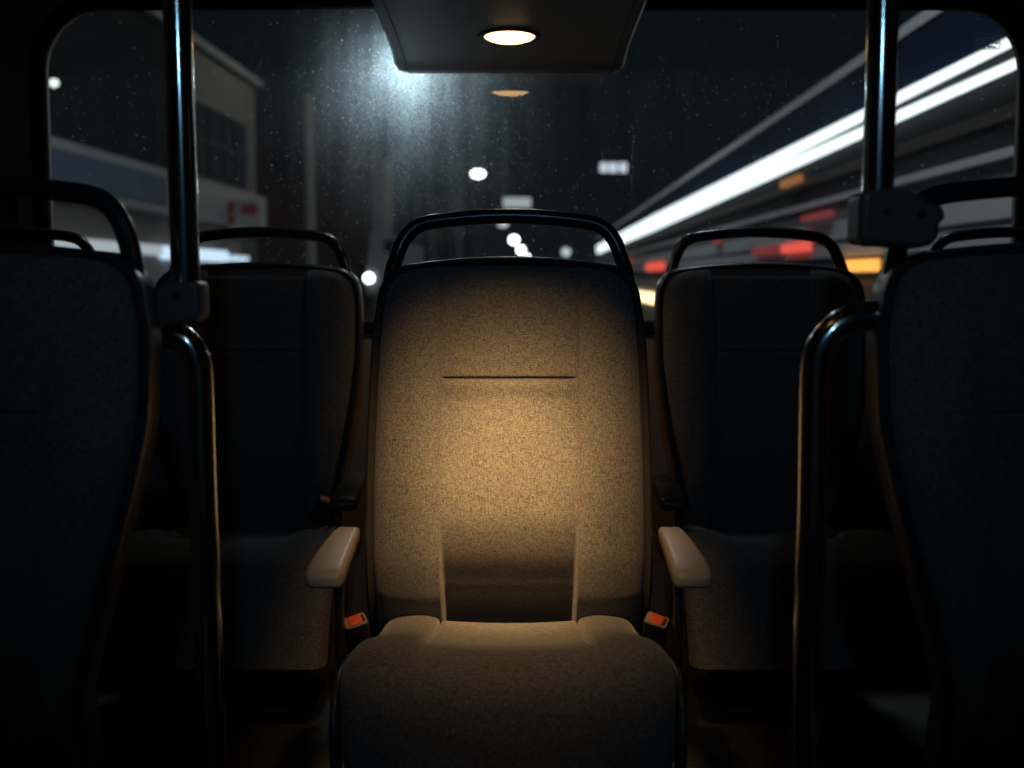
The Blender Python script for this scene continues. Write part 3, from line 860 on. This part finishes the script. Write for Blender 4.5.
me = rbox('x', BL + 0.05, BL + 0.085, xd(199), xd(248), 2.55, 2.65, BO); bm.from_mesh(me); bpy.data.meshes.remove(me)
wm = bpy.data.meshes.new('window_bars'); bm.to_mesh(wm); bm.free()
link('window_bars', wm, plain('grey_window_bar', (0.07, 0.075, 0.075), 0.8, spec=0.03), uw)
# red and white sign at the corner
p = at(244, 216, 24.0)
sg = thing('shop_sign', 'red and white projecting sign at the corner of the shop building', 'sign', (p.x, p.y, p.z))
sw = 31 * p.y / 1200; sh = 30 * p.y / 1200
link('sign_board', box('sign_board', (0, 0, 0), (sw, 0.12, sh), 0.02, 2), plain('white_sign', (0.38, 0.36, 0.36), 0.6), sg)
for x0, x1, z0, z1 in ((-0.5, -0.28, -0.3, 0.46), (-0.05, 0.44, 0.02, 0.36)):
    link('red_block', box('red_block', ((x0 + x1) / 2 * sw, -0.07, (z0 + z1) / 2 * sh), ((x1 - x0) * sw, 0.03, (z1 - z0) * sh), 0.01, 1), plain('red_sign_paint', (0.33, 0.035, 0.035), 0.6), sg)

# brick building facing us
BD = 36.0
bk = thing('brick_building', 'dark brown brick building standing beyond the corner shop', 'building', (at(310, 277, BD).x, BD, ROADZ))
b0, b1 = at(225, 98, BD), at(372, 232, BD)
o = bk.location
link('brick_wall', box('brick_wall', ((b0.x + b1.x) / 2 - o.x, 3.0, (b0.z - 2 - ROADZ) / 2 + 0.3), (b1.x - b0.x, 6.0, b0.z - ROADZ - 1.4), 0), brick_mat(), bk)
w0, w1 = at(279, 140, BD), at(301, 178, BD)
wf_ = link('window', box('window', ((w0.x + w1.x) / 2 - o.x, -0.04, (w0.z + w1.z) / 2 - o.z), (w1.x - w0.x, 0.12, w0.z - w1.z), 0.02, 1), plain('dull_blue_window', (0.045, 0.055, 0.07), 0.4), bk)
link('window_bars', box('window_bars', ((w0.x + w1.x) / 2 - o.x, -0.12, (w0.z + w1.z) / 2 - o.z), (0.06, 0.06, w0.z - w1.z), 0.01, 1), plain('window_bar_grey', (0.1, 0.1, 0.1), 0.6), wf_)
# pale post
PD = 31.0
p0, p1 = at(311, 92, PD), at(311, 277, PD)
pp = thing('street_post', 'tall pale post standing before the brick building', 'post', (p1.x, PD, ROADZ))
link('shaft', lathe('shaft', [(0.001, 0), (0.17, 0), (0.15, 0.3), (0.13, p0.z - ROADZ), (0.001, p0.z - ROADZ)], n=20), plain('pale_post_paint', (0.34, 0.34, 0.31), 0.7, scale=4), pp)
link('base', lathe('base', [(0.001, 0), (0.24, 0), (0.24, 0.4), (0.18, 0.5), (0.001, 0.5)], n=20), DARKPL, pp)
link('cap', lathe('cap', [(0.16, p0.z - ROADZ - 0.05), (0.16, p0.z - ROADZ + 0.05), (0.02, p0.z - ROADZ + 0.15), (0.001, p0.z - ROADZ + 0.15)], n=20), DARKPL, pp)

# far pale colonnaded building
FD = 62.0
fb = thing('colonnade_building', 'dim grey building with pale pillars at the far end of the street', 'building', (at(440, 277, FD).x, FD, ROADZ))
o = fb.location
c0, c1 = at(408, 185, FD), at(470, 285, FD)
link('wall', box('wall', ((c0.x + c1.x) / 2 - o.x, 2.5, (c0.z - ROADZ) / 2), (c1.x - c0.x, 4.0, c0.z - ROADZ), 0), plain('dim_grey_wall', (0.06, 0.07, 0.075), 0.8, scale=2), fb)
PIL = plain('pale_pillar', (0.33, 0.34, 0.32), 0.8, scale=2)
for px, wpx in ((418, 8), (432, 10), (459, 7)):
    q = at(px, 190, FD)
    link('pillar', box('pillar', (q.x - o.x, 0.3, (q.z - ROADZ) / 2), (wpx * FD / 1200, 0.5, q.z - ROADZ), 0.05, 2), PIL, fb)
# pale panel van shape seen side on, parked
VD = 33.0
vv = thing('parked_van', 'blurred pale van parked beyond the left seats, beside the bright headlight', 'van', (at(382, 277, VD).x, VD, ROADZ))
o = vv.location
side = [(366, 296), (366, 262), (370, 232), (376, 226), (398, 240), (420, 246), (420, 296)]
rings = []
for yy, sc in ((0.0, 0.94), (0.12, 1.0), (1.6, 1.0), (1.8, 0.94)):
    pts = [at(px, py, VD) - o for px, py in side]
    c = sum(pts, Vector()) / len(pts)
    rings.append([Vector((c.x + (q.x - c.x) * sc, yy, c.z + (q.z - c.z) * sc)) for q in pts])
link('van_body', loft('van_body', rings, True, True, 30), plain('pale_van_paint', (0.36, 0.36, 0.37), 0.5, scale=2), vv)
for px in (378, 410):
    q = at(px, 300, VD) - o
    link('wheel', lathe('wheel', [(0.001, -0.05), (0.26, -0.05), (0.32, 0.0), (0.32, 0.15), (0.001, 0.15)], (q.x, 0, 0.33), 24, 'y'), RUBBER, vv)
q0, q1 = at(384, 240, VD) - o, at(400, 252, VD) - o
link('side_window', box('side_window', ((q0.x + q1.x) / 2, -0.01, (q0.z + q1.z) / 2), (q1.x - q0.x, 0.06, q0.z - q1.z), 0.01, 1), DARKPL, vv)
q = at(369, 278, VD) - o
link('headlight', lathe('headlight', [(0.001, 0.05), (0.10, 0.05), (0.13, 0.0), (0.10, -0.05), (0.001, -0.07)], (q.x, -0.03, q.z), 24, 'y'), emis('headlight_white', (0.9, 0.98, 1.0), 7.0), vv)

# street lamps hung on span wires, far down the street
def hung_lamp(px, py, D, wpx, hpx, mat, label, light=0, col=(0.85, 1, 0.95), wl=2.5):
    p = at(px, py, D); s = D / 1200
    t = thing('hanging_street_lamp', label, 'street lamp', (p.x, p.y, p.z), 'lamps hung along the street')
    w, h = wpx * s / 2, hpx * s / 2
    link('lamp_bowl', lathe('lamp_bowl', [(0.01, -h), (w * 0.55, -h * 0.82), (w * 0.9, -h * 0.4), (w, h * 0.1), (w * 0.85, h * 0.6), (w * 0.4, h * 0.9), (0.01, h)], n=24), mat, t)
    link('lamp_hood', lathe('lamp_hood', [(w * 0.5, h * 0.9), (w * 0.5, h * 1.0), (w * 0.2, h * 1.3), (0.01, h * 1.35)], n=20), DARKPL, t)
    link('hanger_wire', sweep('hanger_wire', [Vector((0, 0, h * 1.2)), Vector((0, 0, h * 2.4))], circ(0.02, 8)), DARKPL, t)
    link('span_wire', sweep('span_wire', [Vector((-wl, 0, h * 2.4 + 0.05 * wl)), Vector((0, 0, h * 2.4)), Vector((wl, 0, h * 2.4 + 0.05 * wl))], circ(0.015, 8)), DARKPL, t)
    if light: point('street_lamp_light', (p.x, p.y - 0.5, p.z - h - 0.3), light, col, 0.25)
    return t
GW = emis('greenish_white_lamp', (0.86, 1.0, 0.94), 7.0)
GWD = emis('dimmer_white_lamp', (0.80, 0.95, 0.88), 0.75)
GWF = emis('faint_white_lamp', (0.6, 0.75, 0.75), 0.10)
hung_lamp(478, 174, 45, 14, 8, GW, 'brightest hanging street lamp, alone in the dark above the lit seat', 200)
hung_lamp(503, 224, 80, 11, 7, GWD, 'hanging street lamp cut by the top of the lit seat handle')
hung_lamp(514, 240, 100, 9, 9, GW, 'upper of the two bright lamps seen through the lit seat handle', wl=0.8)
hung_lamp(521, 250, 110, 8, 8, GW, 'lower of the two bright lamps seen through the lit seat handle', wl=0.8)
hung_lamp(528, 256, 125, 3, 3, GW, 'tiny lamp beside the lower bright lamp in the handle opening')
hung_lamp(566, 252, 70, 9, 9, GWD, 'single dimmer lamp at the right of the lit seat handle opening')
hung_lamp(372, 207, 60, 8, 8, GWF, 'first of two faint round lamps left of the lit seat handle', wl=0.22)
hung_lamp(382, 210, 60, 8, 8, GWF, 'second of two faint round lamps, nearer the lit seat handle', wl=0.22)
hung_lamp(54, 83, 15, 9, 8, emis('left_lamp', (0.85, 1.0, 0.93), 1.6), 'white lamp at the upper left corner of the rear window', wl=0.3)
# lit signs
def lit_sign(px0, py0, px1, py1, D, mat, label, blocks):
    a_, b_ = at(px0, py0, D), at(px1, py1, D)
    c = (a_ + b_) / 2; w, h = b_.x - a_.x, a_.z - b_.z
    t = thing('lit_sign', label, 'sign', c, 'lit signs over the street')
    link('sign_case', box('sign_case', (0, 0.12, 0), (w * 1.1, 0.2, h * 1.2), 0.03, 2), DARKPL, t)
    for x0, x1 in blocks:
        link('lit_panel', box('lit_panel', ((x0 + x1) / 2 * w, -0.01, 0), ((x1 - x0) * w, 0.06, h * 0.9), 0.12, 3), mat, t)
    link('support_wire', sweep('support_wire', [Vector((-7, 0.1, h * 0.9)), Vector((0, 0.1, h * 0.6)), Vector((7, 0.1, h * 0.9))], circ(0.015, 8)), DARKPL, t)
lit_sign(600, 162, 627, 173, 40, emis('bluish_sign_light', (0.75, 0.85, 1.0), 0.85), 'bluish white lit sign with blurred characters, hanging high above the street', ((-0.5, -0.22), (-0.18, 0.14), (0.2, 0.5)))
lit_sign(503, 197, 531, 208, 55, emis('grey_sign_light', (0.80, 0.95, 0.95), 0.45), 'grey white lit sign just above the lit seat handle', ((-0.5, 0.5),))

# added fill lamps, unseen, hung over the street to light facades, tram and road
def fill_lamp(x, y, h, energy, label, col=(0.80, 0.93, 1.0)):
    t = thing('overhead_fill_lamp', label, 'street lamp', (x, y, E + h), 'added fill lamps over the road')
    link('lamp_housing', lathe('lamp_housing', [(0.01, 0.22), (0.10, 0.2), (0.30, 0.06), (0.32, 0.0), (0.30, 0.0), (0.01, 0.02)], n=28), DARKPL, t)
    link('lamp_lens', lathe('lamp_lens', [(0.28, 0.0), (0.24, -0.05), (0.01, -0.08)], n=28), emis('fill_lamp_lens', (0.85, 0.95, 1.0), 1.5), t)
    link('span_wire', sweep('span_wire', [Vector((-8, 0, 0.7)), Vector((0, 0, 0.25)), Vector((8, 0, 0.7))], circ(0.015, 8)), DARKPL, t)
    point('fill_lamp_light', (x, y, E + h - 0.25), energy, col, 0.25)
fill_lamp(0.6, 4.4, 4.8, 260, 'added fill lamp hung over the road just behind the bus')
fill_lamp(0.2, 14.0, 5.2, 200, 'added fill lamp hung over the road alongside the tram, between two others')
fill_lamp(-2.0, 25.5, 6.3, 130, 'added fill lamp hung over the road, before the brick building', (0.95, 0.95, 0.82))

# ------------------------------------------------------------------ world, camera, colour
w = bpy.data.worlds.new('night'); bpy.context.scene.world = w; w.use_nodes = True
nt = w.node_tree; nt.nodes.clear()
bg = nt.nodes.new('ShaderNodeBackground'); bg.inputs[0].default_value = (0.30, 0.60, 0.78, 1); bg.inputs[1].default_value = 0.0085
wo = nt.nodes.new('ShaderNodeOutputWorld'); nt.links.new(bg.outputs[0], wo.inputs[0])

cd = bpy.data.cameras.new('camera'); cam = bpy.data.objects.new('camera', cd); C.objects.link(cam)
cam.location = (0, 0, E); cam.rotation_euler = (PI / 2 - PITCH, 0, 0)
cd.sensor_width = 36; cd.lens = 36 * F_PX / 1024; cd.clip_start = 0.02; cd.clip_end = 500
cd.dof.use_dof = True; cd.dof.focus_distance = 2.02; cd.dof.aperture_fstop = 3.2
sc = bpy.context.scene
sc.camera = cam
sc.view_settings.view_transform = 'Standard'; sc.view_settings.look = 'None'
sc.view_settings.exposure = 0.0; sc.view_settings.gamma = 1.0; sc.view_settings.use_curve_mapping = False
sc.cycles.transparent_max_bounces = 24
sc.cycles.max_bounces = 8
sc.cycles.caustics_reflective = False; sc.cycles.caustics_refractive = False
sc.cycles.sample_clamp_indirect = 3.0
